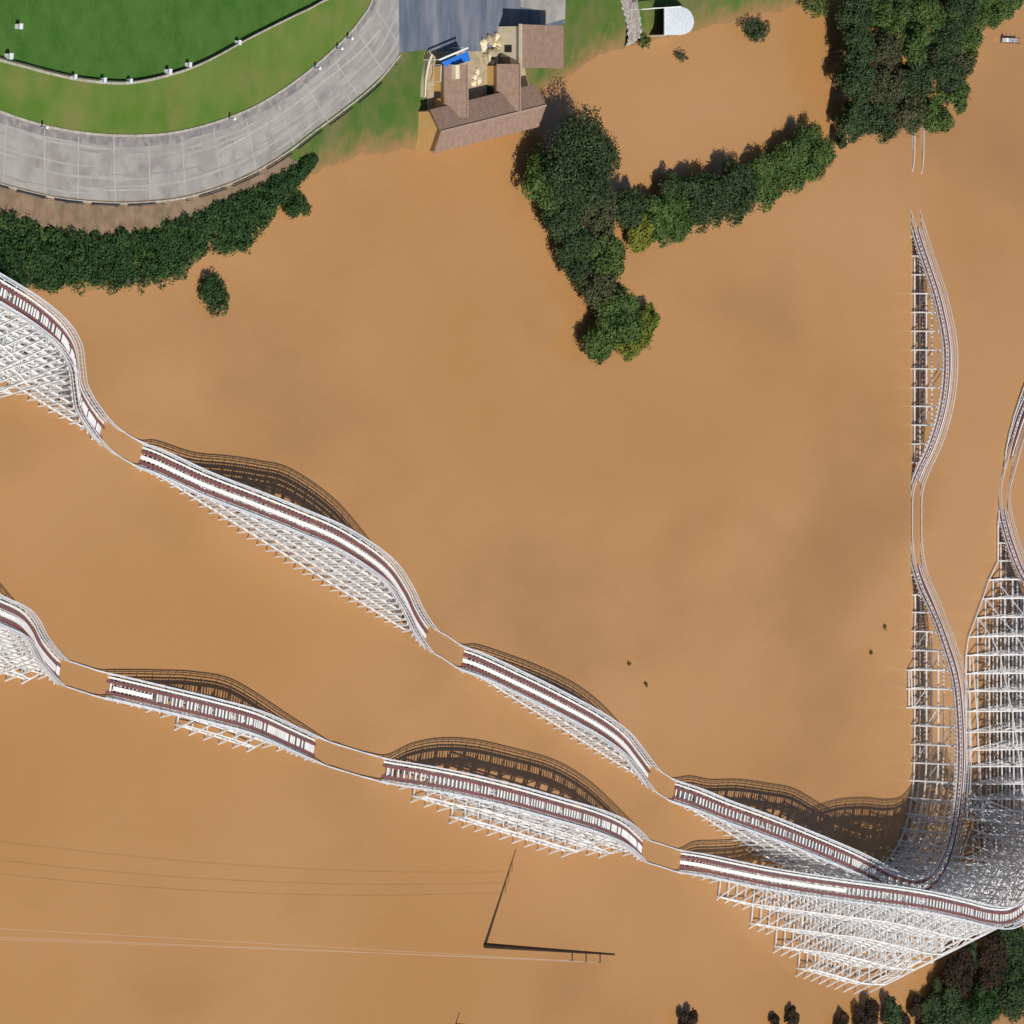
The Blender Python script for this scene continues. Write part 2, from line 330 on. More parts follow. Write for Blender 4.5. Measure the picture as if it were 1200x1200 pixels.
def pedestal(x, y, label, s=1.0):
    p = W(x, y, LZ); t = empty('marker_box', p); tag(t, label, 'box', 'white boxes around the mown field')
    a = 0.33 * s; mb = MB(); mb.box(p[0] - a, p[0] + a, p[1] - a, p[1] + a, LZ - .1, LZ + .75 * s)
    mb.build('cabinet', M['purewhite'], t)
    mb = MB(); b = a + .06; z = LZ + .75 * s; mb.add([(p[0] - b, p[1] - b, z), (p[0] + b, p[1] - b, z), (p[0] + b, p[1] + b, z), (p[0] - b, p[1] + b, z), (p[0] - b, p[1] - b, z + .06), (p[0] + b, p[1] - b, z + .06), (p[0] + b, p[1] + b, z + .14), (p[0] - b, p[1] + b, z + .14)],
        [(3, 2, 1, 0), (4, 5, 6, 7), (0, 1, 5, 4), (1, 2, 6, 5), (2, 3, 7, 6), (3, 0, 4, 7)]); mb.build('lid', M['canvas'], t)
for x, y, s, l in [(19, 31, 1, 'white box standing alone in the mown field off the fence'), (7, 66, 1.1, 'white box on the dark fence nearest the left edge of the photo'),
                (84, 90, .8, 'white box on the dark fence, left one of three at its curve'), (118, 94, .9, 'white box on the dark fence, middle one of three at its curve'), (149, 95, .8, 'white box on the dark fence, right one of three at its curve'),
                (194, 84, 1, 'white box on the fence, left one of a close pair'), (218, 76, .9, 'white box on the fence, right one of a close pair'), (276, 50, .9, 'white box on the fence farthest up its right side')]:
    pedestal(x, y, l, s)
def bollard(x, y, label):
    p = W(x, y, LZ); t = empty('bollard', p); tag(t, label, 'bollard', 'bollards along the inner kerb')
    mb = MB(); mb.tube([p + (0, 0, -.2), p + (0, 0, .95), p + (0, 0, 1.0)], [.16, .14, .10], 8); mb.build('post', M['grey'], t)
    mb = MB(); mb.tube([p + (0, 0, 1.01), p + (0, 0, 1.05), p + (0, 0, 1.25), p + (0, 0, 1.32)], [.17, .24, .24, .10], 8); mb.build('cap', M['purewhite'], t)
for x, y, l in [(47, 149, 'grey bollard on the inner kerb, leftmost along the road'), (267, 139, 'grey bollard on the inner kerb halfway round the bend'), (367, 80, 'grey bollard on the inner kerb below a close pair'),
                (393, 57, 'grey bollard on the inner kerb, lower of a close pair'), (405, 45, 'grey bollard on the inner kerb, upper of a close pair')]:
    bollard(x, y, l)

# ------------------------------------------------------------------ building on the shore
def gable(name_w, name_r, t, c, ax, length, width, eave, ridge, mw, z0=0.0, over=0.35, zs=None, holes=()):
    """c: plan centre; ax: unit ridge direction; returns nothing, adds wall + roof parts"""
    ax = np.array([ax[0], ax[1], 0.]); ax /= np.linalg.norm(ax); n = np.array([-ax[1], ax[0], 0.]); c = np.array([c[0], c[1], 0.])
    L2, W2 = length / 2, width / 2; zb = -1.2 if zs is None else zs
    P = lambda a, b, z: c + ax * a + n * b + (0, 0, z)
    mb = MB(); mb.add([P(-L2, -W2, zb), P(L2, -W2, zb), P(L2, W2, zb), P(-L2, W2, zb), P(-L2, -W2, eave), P(L2, -W2, eave), P(L2, W2, eave), P(-L2, W2, eave), P(-L2, 0, ridge), P(L2, 0, ridge)],
        [(0, 1, 5, 4), (2, 3, 7, 6), (1, 2, 6, 9, 5), (3, 0, 4, 8, 7), (4, 5, 9, 8), (6, 7, 8, 9)])
    wl = mb.build(name_w, mw, t)
    sl_ = (ridge - eave) / W2; o = over; th = 0.16; mb = MB()
    for s in (-1, 1):
        a = [P(-L2 - o, 0, ridge + .05), P(L2 + o, 0, ridge + .05), P(L2 + o, s * (W2 + o), eave - sl_ * o + .05), P(-L2 - o, s * (W2 + o), eave - sl_ * o + .05)]
        b = [p + (0, 0, th) for p in a]; mb.add(a + b, [(3, 2, 1, 0), (4, 5, 6, 7), (0, 1, 5, 4), (1, 2, 6, 5), (2, 3, 7, 6), (3, 0, 4, 7)])
    rf = mb.build(name_r, M['roof'], t)
    mb = MB(); mb.bar(P(-L2 - o, 0, ridge + .25), P(L2 + o, 0, ridge + .25), .3, .08); r = mb.build('ridge_cap', M['ridge'], rf)
    return wl, rf, P
mb = MB(); P = [W(x, y, LZ) for x, y in [(500, 60), (610, 60), (622, 112), (500, 140)]]; mb.add([(p[0], p[1], LZ + 0.055) for p in P], [tuple(range(4))[::-1]])
tag(mb.build('courtyard', M['stone']), 'beige paved courtyard between the wings', kind='structure')
bt = empty('lakeside_building', G(550, 150, 0)); tag(bt, 'tan walled building with brown shingled gable roofs standing at the flood edge', 'building')
e0, e1 = G(485, 154)[:2], G(606, 124)[:2]; dm = e1 - e0; ml = np.linalg.norm(dm); dm /= ml; cmain = (e0 + e1) / 2
# main hall: long ridge running east, its west gable facing the camera
wl, rf, P = gable('wall', 'roof', bt, cmain, dm, ml, 5.9, 3.3, 4.7, M['tan'])
wl, rf, P = gable('wing_wall', 'wing_roof', bt, G(514, 107)[:2], (0, 1), 7.4, 6.2, 2.9, 4.8, M['tan'], over=.25)
mb = MB(); a = P(0, 3.1, 1); mb.box(a[0] - .05, a[0] + .02, a[1] - 1.1, a[1] - .1, 0.9, 2.2); mb.build('window', M['glass'], bt)
wl, rf, P = gable('wing_wall', 'wing_roof', bt, G(575, 103)[:2], (0, 1), 6.6, 5.8, 2.9, 4.9, M['tan'], over=.25)
mb = MB(); a = P(0, 2.9, 1); mb.box(a[0] - .05, a[0] + .02, a[1] - 1.0, a[1] + .3, .9, 2.3); mb.build('door', M['glass'], bt)
mb = MB(); a = W(541, 84, 4.2); mb.box(a[0] - 1.9, a[0] + 1.9, a[1] - 1.1, a[1] + 1.0, 2.4, 4.3); mb.build('dormer', M['cream'], bt)
# shed / cream walled pavilion
pv = empty('pavilion', G(600, 55, LZ)); tag(pv, 'cream walled pavilion with a flat brown roof beside the asphalt plaza', 'building')
x0, y0 = G(577, 77)[:2]; x1, y1 = G(625, 33)[:2]; zt = LZ + 4.0
mb = MB(); mb.box(x0, x1 - .1, y0, y1, LZ - .3, zt - .1); wv = mb.build('wall', M['cream'], pv)
mb = MB(); k = .3
mb.add([(x0 - .1, y0 - k, zt), (x1 + k, y0 - k, zt - .05), (x1 + k, y1 + k, zt - .05), (x0 - .1, y1 + k, zt), (x0 - .1, y0 - k, zt + .2), (x1 + k, y0 - k, zt + .15), (x1 + k, y1 + k, zt + .15), (x0 - .1, y1 + k, zt + .2)],
       [(3, 2, 1, 0), (4, 5, 6, 7), (0, 1, 5, 4), (1, 2, 6, 5), (2, 3, 7, 6), (3, 0, 4, 7)]); mb.build('roof', M['roof'], pv)
mb = MB(); mb.box(x0 - .25, x0 - .11, y0 - .35, y1 + .35, zt - .25, zt + .25); mb.build('fascia', M['cream'], pv)
mb = MB(); mb.box(x0 - .06, x0 + .01, y0 + 2.0, y0 + 3.1, LZ + 1.2, LZ + 2.4); wn = mb.build('window', M['glass'], pv)
mb = MB(); mb.box(x0 - .09, x0 - .02, y0 + .3, y0 + 1.3, LZ, LZ + 2.1); mb.build('door', M['roof'], pv)
mb = MB(); a = G(622, 20, 0); 
# rock terrace in front of it
rt = empty('rock_terrace', G(566, 60, LZ)); tag(rt, 'curved sandstone terrace of boulders between the blue canopy and the cream pavilion', 'terrace')
def rock(mb, c, r, sq=0.6, seed=0):
    rr = np.random.default_rng(seed); vs = []; n = 8
    for j, (zz, k) in enumerate([(-.3, .8), (.1, 1.0), (.5, .85), (.75, .45)]):
        for i in range(n):
            a = 2 * math.pi * i / n; q = r * k * (0.8 + 0.4 * rr.random()); vs.append((c[0] + q * math.cos(a), c[1] + q * math.sin(a), c[2] + zz * r * sq))
    f = [(j * n + i, j * n + (i + 1) % n, (j + 1) * n + (i + 1) % n, (j + 1) * n + i) for j in range(3) for i in range(n)] + [tuple(3 * n + i for i in range(n))]
    mb.add(vs, f)
rr = np.random.default_rng(3)
for i in range(26):
    x = 566 + 22 * rr.random(); y = 42 + 34 * rr.random(); mb = MB(); c = W(x, y, LZ + .4); rock(mb, (c[0], c[1], LZ), .45 + .45 * rr.random(), 1.1, i); mb.build('boulder', M['stone'] if i % 3 else M['cream'], rt)
for i, (x, y) in enumerate([(558, 90), (561, 84), (563, 94), (557, 97)]):
    mb = MB(); c = W(x, y, LZ + .4); rock(mb, (c[0], c[1], LZ), .6, 1, i + 50); mb.build('boulder', M['cream'], rt)
# blue canopy
bc = empty('canopy', W(535, 68, LZ)); tag(bc, 'bright blue sloping canopy with a white edge beam by the plaza', 'canopy')
a, b, c, d = W(517, 73, 3.6), W(548, 60, 3.6), W(551, 71, 3.2), W(524, 79, 3.2)
mb = MB(); mb.add([a, b, c, d] + [p + (0, 0, .06) for p in (a, b, c, d)], [(0, 1, 2, 3), (7, 6, 5, 4), (0, 4, 5, 1), (1, 5, 6, 2), (2, 6, 7, 3), (3, 7, 4, 0)]); mb.build('sheet', M['blue'], bc)
a2, b2 = W(515, 70, 3.7), W(548, 56, 3.7); mb = MB(); mb.bar(a2, b2, .25, .2); mb.build('edge_beam', M['purewhite'], bc)
for p in (a2, b2, c, d): mb = MB(); mb.bar((p[0], p[1], LZ - .2), (p[0], p[1], p[2] - .02), .12); mb.build('post', M['purewhite'], bc)
mb = MB(); a3 = W(517, 76, 2.9); b3 = W(516, 96, 2.9); mb.bar(a3, b3, .14); mb.bar((a3[0], a3[1], LZ), a3, .1); mb.bar((b3[0], b3[1], LZ - .5), b3, .1); mb.build('side_beam', M['canvas'], bc)
# pale wall beside the west wing
lw = empty('garden_wall', W(500, 90, LZ)); tag(lw, 'narrow cream garden wall running from the plaza to the dark shaded yard', 'wall')
c = curve_px([(506, 64), (502, 75), (499, 92), (498, 114)], LZ + .7, .5); mb = MB(); mb.sweep(c * (1, 1, 0) + (0, 0, LZ + .7), nrm2(c), .3, 1.6, 0, 0); mb.build('masonry', M['cream'], lw)
mb = MB(); mb.sweep(c * (1, 1, 0) + (0, 0, LZ + .78), nrm2(c), .42, .07, 0, 0); mb.build('coping', M['cream'], lw)
# rubble path and tent on the right lawn
mb = MB(); P = curve_px([(725, -30), (729, 5), (735, 30), (737, 55)]); Q = curve_px([(742, -30), (747, 5), (751, 30), (748, 50)])
n = min(len(P), len(Q)); vs = []
for i in range(n): vs += [(P[i][0], P[i][1], LZ + .02), (Q[i][0], Q[i][1], LZ + .02)]
vs[-1] = (vs[-1][0], vs[-1][1], .3); vs[-2] = (vs[-2][0], vs[-2][1], .3)
mb.add(vs, [(2 * i, 2 * i + 1, 2 * i + 3, 2 * i + 2) for i in range(n - 1)]); tag(mb.build('path', M['rubble']), 'grey rubble path running down to the flood', kind='structure')
for side, c in (('left', P), ('right', Q)):
    mb = MB(); cc = c[:, :2]
    for i in range(0, len(c) - 1):
        rock(mb, (c[i][0], c[i][1], LZ - .05), .22 + .2 * rng.random(), .8, i + 99)
    tag(mb.build('path_edging', M['joint']), 'white stones edging the rubble path', kind='structure')
tt = empty('tent', W(785, 25, LZ)); tag(tt, 'white canvas tent with a rounded end at the water edge on the lawn', 'tent')
zt = 3.2; mb = MB(); pts = [(779, 9), (799, 8), (805, 10), (809.5, 14), (812.5, 20), (813.5, 26), (812, 32), (808.5, 37), (803, 40), (797, 41), (779, 41)]
top = [W(x, y, zt) for x, y in pts]; cen = W(796, 25, zt + .2); n = len(top)
mb.add([(p[0], p[1], .3) for p in top] + top + [cen], [(i, (i + 1) % n, n + (i + 1) % n, n + i) for i in range(n) if i != n - 1] + [(n + i, n + (i + 1) % n, 2 * n) for i in range(n)]); mb.build('canvas_cover', M['canvas'], tt)
mb = MB(); mb.bar(W(779, 9, zt + .05), W(779, 42, zt + .05), .18); mb.bar(W(752, 11, zt + .05), W(798, 7.5, zt + .05), .14); mb.build('frame_tube', M['purewhite'], tt)
for x, y in ((752, 11), (779, 42), (779, 9)): p = W(x, y, zt); mb = MB(); mb.bar((p[0], p[1], 0), p, .1); mb.build('pole', M['purewhite'], tt)

# ------------------------------------------------------------------ roller coaster
def solveT(tx, ty, a, b):
    """3D point seen at (tx,ty) that stands above the plan line a-b (given on the water)"""
    A = G(*a)[:2]; E = G(*b)[:2] - A
    d = VD * FPX + RT * (tx - 600) + UP * (Y0 - ty)
    cr = lambda u, v: u[0] * v[1] - u[1] * v[0]
    t = cr(A - CAM[:2], E) / cr(d[:2], E); p = CAM + d * t
    return (p[0], p[1], max(p[2], -.5))
LA = ((141, 521), (784, 925)); LB = ((95, 795.5), (775, 1003))
def lead(p, q, l):
    """height above plan point (p,q) at which the point is seen l pixels to the right"""
    g = G(p, q); d0 = g - CAM; q_ = p + l - 600
    z = (q_ * (d0 @ VD) - FPX * (d0 @ RT)) / (FPX * RT[2] - q_ * VD[2]); return (g[0], g[1], z)
def TL(tx, ty, l):
    z = lead(tx - l, ty, l)[2]; p = W(tx, ty, z); return (p[0], p[1], z)
TA = lambda *p: solveT(p[0], p[1], *LA)
TB = lambda *p: solveT(p[0], p[1], *LB)
knA = [lead(-330, 228, 150), TA(-70, 300), TA(0, 341), TA(40, 366), TA(70, 392), TA(86, 418), TA(90, 445), TA(95, 470), lead(112, 502, 4), lead(141, 521, -4), lead(160, 532, -3),
       TA(186, 543), TA(240, 568), TA(300, 591), TA(350, 611), TA(400, 633), TA(450, 667), TA(474, 699), TA(488, 728), lead(505, 750, -2), lead(519, 758, -4), lead(537, 770, -3),
       TA(562, 780), TA(605, 800), TA(650, 822), TA(700, 849), TA(730, 871), TA(748, 893), lead(768, 915, -3), lead(784, 925, -4),
       TA(816, 937), TA(850, 951), TA(900, 969), TA(950, 989), TA(995, 1008), TL(1022, 1021, 80), TL(1050, 1035, 80), TL(1078, 1040, 76), TL(1098, 1027, 68), TL(1113, 998, 60), TL(1121, 960, 55), TL(1126, 915, 54),
       TL(1127, 865, 54), TL(1122, 800, 49), TL(1107, 748, 34), TL(1092, 710, 18), lead(1073, 680, 6), lead(1073, 655, -1), lead(1073, 620, -4), lead(1073, 580, -3), lead(1073, 555, 4), lead(1073, 520, 20), lead(1073, 480, 32), lead(1073, 440, 37.5), lead(1073, 400, 37), lead(1073, 350, 27), lead(1073, 310, 14), lead(1073, 280, 4), lead(1073, 262, -1), lead(1073, 235, -9), lead(1074, 212, -8), lead(1075, 190, -4), lead(1075, 150, -3), lead(1075, 100, -3), lead(1075, 40, -3), lead(1075, -30, -3)]
knB = [lead(-260, 680, 70), TB(-60, 692), TB(0, 717), TB(25, 729), TB(38, 743), TB(50, 765), lead(75, 789, -3), lead(95, 795.5, -4), lead(115, 802, -3),
       TB(140, 808), TB(200, 822), TB(250, 834), TB(300, 848), TB(345, 868), TB(372, 882), lead(390, 886, -3), lead(410, 892, -4), lead(430, 898, -3),
       TB(452, 904), TB(500, 912), TB(550, 922), TB(600, 934), TB(650, 948), TB(700, 963), TB(730, 976), TB(747, 990), lead(758, 998, -3), lead(775, 1003, -4), lead(793, 1009, -3),
       TL(822, 1014, 14), TL(860, 1022, 26), TL(900, 1030, 40), TL(950, 1038, 66), TL(1000, 1045, 92), TL(1050, 1051.5, 118), TL(1090, 1058, 136), TL(1130, 1067, 150), TL(1163, 1075, 158), TL(1186, 1074, 163), TL(1206, 1058, 168), TL(1240, 1020, 175),
       lead(1075, 1041, 182), lead(1120, 1036, 186), lead(1153, 1020, 188), lead(1170, 992, 188), lead(1175, 950, 185), lead(1175, 885, 168), lead(1174, 830, 145), lead(1174, 790, 118), lead(1174, 750, 90), lead(1174, 710, 55), lead(1174, 675, 27), lead(1174, 640, 12), lead(1174, 605, 2), lead(1176, 575, -3), lead(1180, 548, -1), lead(1186, 515, 2), lead(1196, 480, 4), lead(1212, 440, 8), lead(1240, 390, 12)]
def in_view(p):
    x, y = project(p); gx, gy = project((p[0], p[1], 0)); return x > -25 and gx < 1225 and -40 < y < 1240

def coaster(name, label, kn, board, spacing, kfun):
    FT = {}; name_b = kfun is kA
    pts, u = smooth_curve(kn, 0.6); pts[:, 2] = np.maximum(np.where((pts[:, 2] < 0) & (pts[:, 2] > -.72), pts[:, 2] * 1.1, pts[:, 2]), -1.15)
    fl = np.array([-1.15 if (lambda q: q[0] > 1050 and q[1] < 268)(project(p)) else -.68 for p in pts]); pts[:, 2] = np.maximum(pts[:, 2], fl)
    d = np.gradient(pts[:, :2], axis=0); d /= np.linalg.norm(d, axis=1)[:, None]
    side = np.stack([-d[:, 1], d[:, 0], 0 * d[:, 0]], 1)     # left of travel
    t = empty(name, pts[len(pts) // 3] * (1, 1, 0)); tag(t, label, 'roller coaster', 'runs of the white wooden roller coaster')
    keep = np.array([in_view(p) for p in pts]); i0, i1 = np.argmax(keep), len(keep) - np.argmax(keep[::-1])
    i0 = max(0, i0 - 6); i1 = min(len(pts), i1 + 6); sl_ = slice(i0, i1)
    p_, s_, u_ = pts[sl_], side[sl_], u[sl_]
    for o in (-.79, .79):
        mb = MB(); mb.sweep(p_, s_, .38, .34, o, 0.0); r = mb.build('rail', M['red'], t)
    for o in (-1.52, 1.52):
        mb = MB(); mb.sweep(p_, s_, .24, .06, o * .9, -.1); mb.build('walkway', M['white'], t)
        mb = MB(); e = o * 1.15; mb.sweep(p_, s_, .15, .08, e, 1.0); mb.sweep(p_, s_, .06, .12, e, .6); mb.sweep(p_, s_, .1, .12, e, .08)
        for i in range(0, len(p_), 3):
            q = p_[i] + s_[i] * e; mb.bar(q + (0, 0, -.2), q + (0, 0, .98), .09)
        mb.build('handrail', M['handrail'], t)
    # ties across
    U = np.arange(u_[0], u_[-1], 0.72); T_ = MB()
    I = lambda arr, x: np.array([np.interp(x, u_, arr[:, k]) for k in range(3)])
    for x in U:
        c, n = I(p_, x), I(s_, x); n = n / np.linalg.norm(n)
        if c[2] < -.4:
            if T_.n: T_.build('ties', M['white'], t); T_ = MB()
            continue
        T_.bar(c - n * 1.62 + (0, 0, -.44), c + n * 1.62 + (0, 0, -.44), .2, .16)
        if board(c) == 'gap' and rng.random() < .8: T_.bar(c - n * .6 + (0, 0, -.17), c + n * .6 + (0, 0, -.17), .3 + .15 * rng.random(), .06)
    if T_.n: T_.build('ties', M['white'], t)
    B_ = MB(); run = []
    for k in range(len(p_)):
        if board(p_[k]) == 'board' and p_[k][2] > -.4: run.append(k)
        if (board(p_[k]) != 'board' or k == len(p_) - 1) and run:
            if len(run) > 3: B_ = MB(); B_.sweep(p_[run], s_[run], .56, .06, 0, -.12); B_.build('centre_plank', M['purewhite'], t)
            run = []
    # bents
    x = u_[0] + 1; bents = []
    while x < u_[-1]:
        c, n = I(p_, x), I(s_, x); n /= np.linalg.norm(n)
        bents.append((c, n, x)); x += spacing(c)
    prev = None; L_ = MB(); made = 0
    for bi, (c, n, x) in enumerate(bents):
        z = c[2]
        if z < -.3 or not in_view(c): prev = None; continue
        Kr, Kl, step = kfun(c)     # outer columns right (south/west side) and left
        top = z - .52; base = -1.0
        mb = MB(); P = lambda b, zz, c=c, n=n: np.array([c[0] + n[0] * b, c[1] + n[1] * b, zz])
        cols = [-1.0, 1.0]; tops = {-1.0: top, 1.0: top}
        mb.bar(P(-1.9, top), P(1.9, top), .2, .16)
        for sgn, K in ((-1, Kr), (1, Kl)):
            foot = sgn * ((1.5 if name_b else 2.0) + .05 * z + step * K)
            if K_BIG(c) and sgn > 0 and K: foot = 1.6 + step * min(z / 3.4, 4.3, max(K, (pxg(c)[0] - 1112) * .26 / 3.1))
            if sgn > 0 and K_BIG(c) and not name_b: FT[bi] = P(foot, .3)
            if z > 1.0: mb.bar(P(sgn * 1.0, top), P(foot, base), .2)
            for k in range(1, K + 1):
                b = sgn * (1.0 + step * k); f = (abs(b) - 1) / (abs(foot) - 1 + .01); tz = top * (1 - f) + base * f
                tz = max(tz, .4); cols.append(b); tops[b] = tz
                mb.bar(P(b, base), P(b, tz), .2)
        for b in (-1.0, 1.0): mb.bar(P(b, base), P(b, top), .24)
        cols.sort(); levels = [l for l in np.arange(.3, top - .6, 2.25)]
        lo = {}
        for l in levels:
            ex = [b for b in cols if tops[b] >= l - .3]
            m0, m1 = min(ex) - .25, max(ex) + .25; lo[l] = ex
            mb.bar(P(m0, l), P(m1, l), .19, .22)
        big = K_BIG(c); 
        for a, b in zip(levels[:-1], levels[1:]):
            if big and bi % 2: break
            for c0, c1 in zip(lo[b][:-1], lo[b][1:]):
                if (bi + int(a)) % 2: mb.bar(P(c0, a), P(c1, b), .12)
                else: mb.bar(P(c1, a), P(c0, b), .12)
        if top > 1.2 and not levels[1:]: mb.bar(P(-1, .2), P(1, top), .12)
        if made < 100: mb.build('support_bent', M['frame'], t); made += 1
        else: EX.add(mb.v, mb.f)
        if bi in FT and bi - 1 in FT: L_.bar(FT[bi - 1], FT[bi], .19)
        if prev is not None:
            pP, pl, pc, pt = prev
            for li, l in enumerate(levels):
                if li < len(pl):
                    for b in cols:
                        if b in pt and tops[b] >= l - .3 and pt[b] >= l - .3:
                            L_.bar(pP(b, l), P(b, l), .19, .2)
            for b in (cols[0], cols[-1], -1.0, 1.0):       # sway braces on the faces
                if b in pt:
                    zz = min(tops[b], pt[b])
                    for li in range(len(levels) - 1):
                        if levels[li + 1] <= zz + .5 and (bi + li) % (3 if K_BIG(c) else 2) == 0:
                            L_.bar(pP(b, levels[li]), P(b, levels[li + 1]), .11)
            L_.bar(pP(-1.0, pt[-1.0]), P(-1.0, top), .14); L_.bar(pP(1.0, pt[1.0]), P(1.0, top), .14)
            for b in cols:
                if abs(b) > 1.01 and b in pt: L_.bar(pP(b, pt[b]), P(b, tops[b]), .15)
        prev = (P, levels, cols, tops)
    L_.build('longitudinal_bracing', M['frame'], t)
    return t
EX = MB()
def K_BIG(c): x, y = pxg(c); return x > 1030
def pxg(c): return project((c[0], c[1], 0))
def boardA(c):
    x, y = pxg(c); return 'board' if (150 < x < 760 and y < 920) else ('gap' if x < 1060 else 'none')
def boardB(c):
    x, y = pxg(c)
    if y < 880 and x > 1100: return 'none'
    if x < 60 or (130 < x < 165) or (790 < x < 905): return 'board'
    return 'gap'
def spA(c): x, y = pxg(c); return 3.2 if x > 1040 else 2.7
def spB(c):
    x, y = pxg(c)
    if x > 1100 and y < 900: return 3.15
    return 3.0 if x > 800 else 3.9
def kA(c):
    x, y = pxg(c); z = c[2]
    if x < 120: K = int(max(0, (z - 9) // 3)); return K, min(K, 1), 2.6
    if x > 1040: return (0, 1, 2.2) if 775 < y < 848 else (0, 0, 1)
    return 0, 0, 2.6
def kB(c):
    x, y = pxg(c); z = c[2]; K = int((z + .3) // 4.9)
    if x > 1040:
        lim = max(0, int((x - 1112) * .26 / 3.1)); K = int(z // 3.4); return min(K, 2), min(K, lim, 4), 3.1
    if x < 800: return min(int((z + .9) // 4.9), 2), 0, 1.35
    return min(K, 4), min(K // 3, 1), 2.85
EXB = EX
ra = coaster('roller_coaster_run', 'lower white wooden coaster run whose track curves round and heads north as a single line', knA, boardA, spA, kA)
n0 = EX.n
rb = coaster('roller_coaster_run', 'white wooden coaster run nearest the bottom, climbing onto the tall trestle at the right', knB, boardB, spB, kB)
if EX.v: o = EX.build('support_bents', M['frame'], rb); o['kind'] = 'stuff'

# ------------------------------------------------------------------ utility pole and posts
up = empty('utility_pole', G(568, 1108)); tag(up, 'tall dark utility pole with crossarms standing alone in the flood', 'utility pole')
g = G(568, 1108); hp = 22.5
mb = MB(); mb.tube([g + (0, 0, -2), g + (0, 0, 9), g + (0, 0, hp)], [.45, .30, .14], 8); mb.build('pole', M['pole'], up)
arms = []
for z, r in ((15.2, 1.4), (17.6, 1.5), (20.0, 1.4)):
    mb = MB(); a = g + (0, -r, z); mb.bar(g + (0, .2, z), a, .13); ar = mb.build('crossarm', M['pole'], up)
    mb = MB(); mb.tube([a + (0, 0, -.5), a + (0, 0, -.06)], [.1, .1], 6); i_ = mb.build('insulator', M['grey'], ar); arms.append(a - (0, 0, .5))
for i, a in enumerate(arms):
    wt = MB(); b = W(-60, [1099, 1096, 1085][i], a[2]); n = 40; pp = []
    for k in range(n + 1):
        f = k / n; p = a + (b - a) * f; p = p + (0, 0, -3.2 * 4 * f * (1 - f)); pp.append(p)
    for p, q_ in zip(pp[:-1], pp[1:]): wt.bar(p, q_, .02)
    tag(wt.build('overhead_wire', M['wire']), ['lowest', 'middle', 'highest'][i] + ' of three thin overhead wires running west from the lone utility pole', 'wire', 'overhead wires')
st = empty('mooring_post', G(534, 1200)); tag(st, 'short dark wooden post in the flood at the bottom edge of the photo', 'post')
g = G(534, 1200); mb = MB(); mb.tube([g + (0, 0, -2), g + (0, 0, 2.4)], [.14, .11], 8); mb.build('shaft', M['pole'], st)
mb = MB(); mb.tube([g + (0, 0, 2.41), g + (0, 0, 2.5)], [.17, .12], 8); mb.build('cap', M['pole'], st)
# small jetty at the right edge
jt = empty('jetty', G(1185, 45)); tag(jt, 'small grey jetty at the right edge beside the grove', 'jetty')
mb = MB(); a = G(1172, 47, .5); mb.box(a[0], a[0] + 6, a[1] - .5, a[1] + .5, .35, .5); mb.build('deck', M['grey'], jt)
for k in range(4):
    for s in (-.45, .45): mb = MB(); mb.bar((a[0] + .2 + k * 1.8, a[1] + s, -1), (a[0] + .2 + k * 1.8, a[1] + s, 1.3), .12); mb.build('post', M['pole'], jt)
mb = MB(); mb.box(a[0] + 0, a[0] + .7, a[1] - .35, a[1] + .35, .51, 1.3); lk = mb.build('locker', M['purewhite'], jt)

# ------------------------------------------------------------------ trees
def leaf_cloud(lobes, n, size, r, up=0.35):
    """n leaf clusters spread over ellipsoid lobes (cx,cy,cz,rx,ry,rz)"""
    lb = np.array(lobes); wgt = (lb[:, 3] * lb[:, 4]) ** 1.0; idx = r.choice(len(lb), n, p=wgt / wgt.sum())
    v = r.normal(size=(n, 3)); v /= np.linalg.norm(v, axis=1)[:, None]; v[:, 2] = np.where(v[:, 2] < -.35, -v[:, 2], v[:, 2])
    rad = 1 - r.normal(.10, .17, n); c = lb[idx, :3] + v * lb[idx, 3:6] * rad[:, None]
    nn = v + r.normal(0, .55, (n, 3)) + (0, 0, up); nn /= np.linalg.norm(nn, axis=1)[:, None]
    t1 = np.cross(nn, r.normal(size=(n, 3))); t1 /= np.linalg.norm(t1, axis=1)[:, None]; t2 = np.cross(nn, t1)
    s = size * (.55 + .9 * r.random(n))[:, None]; t1 *= s / 2; t2 *= s / 2 * .7
    return np.stack([c - t1, c - t2 * 1.1, c + t1, c + t2 * 1.1], 1)
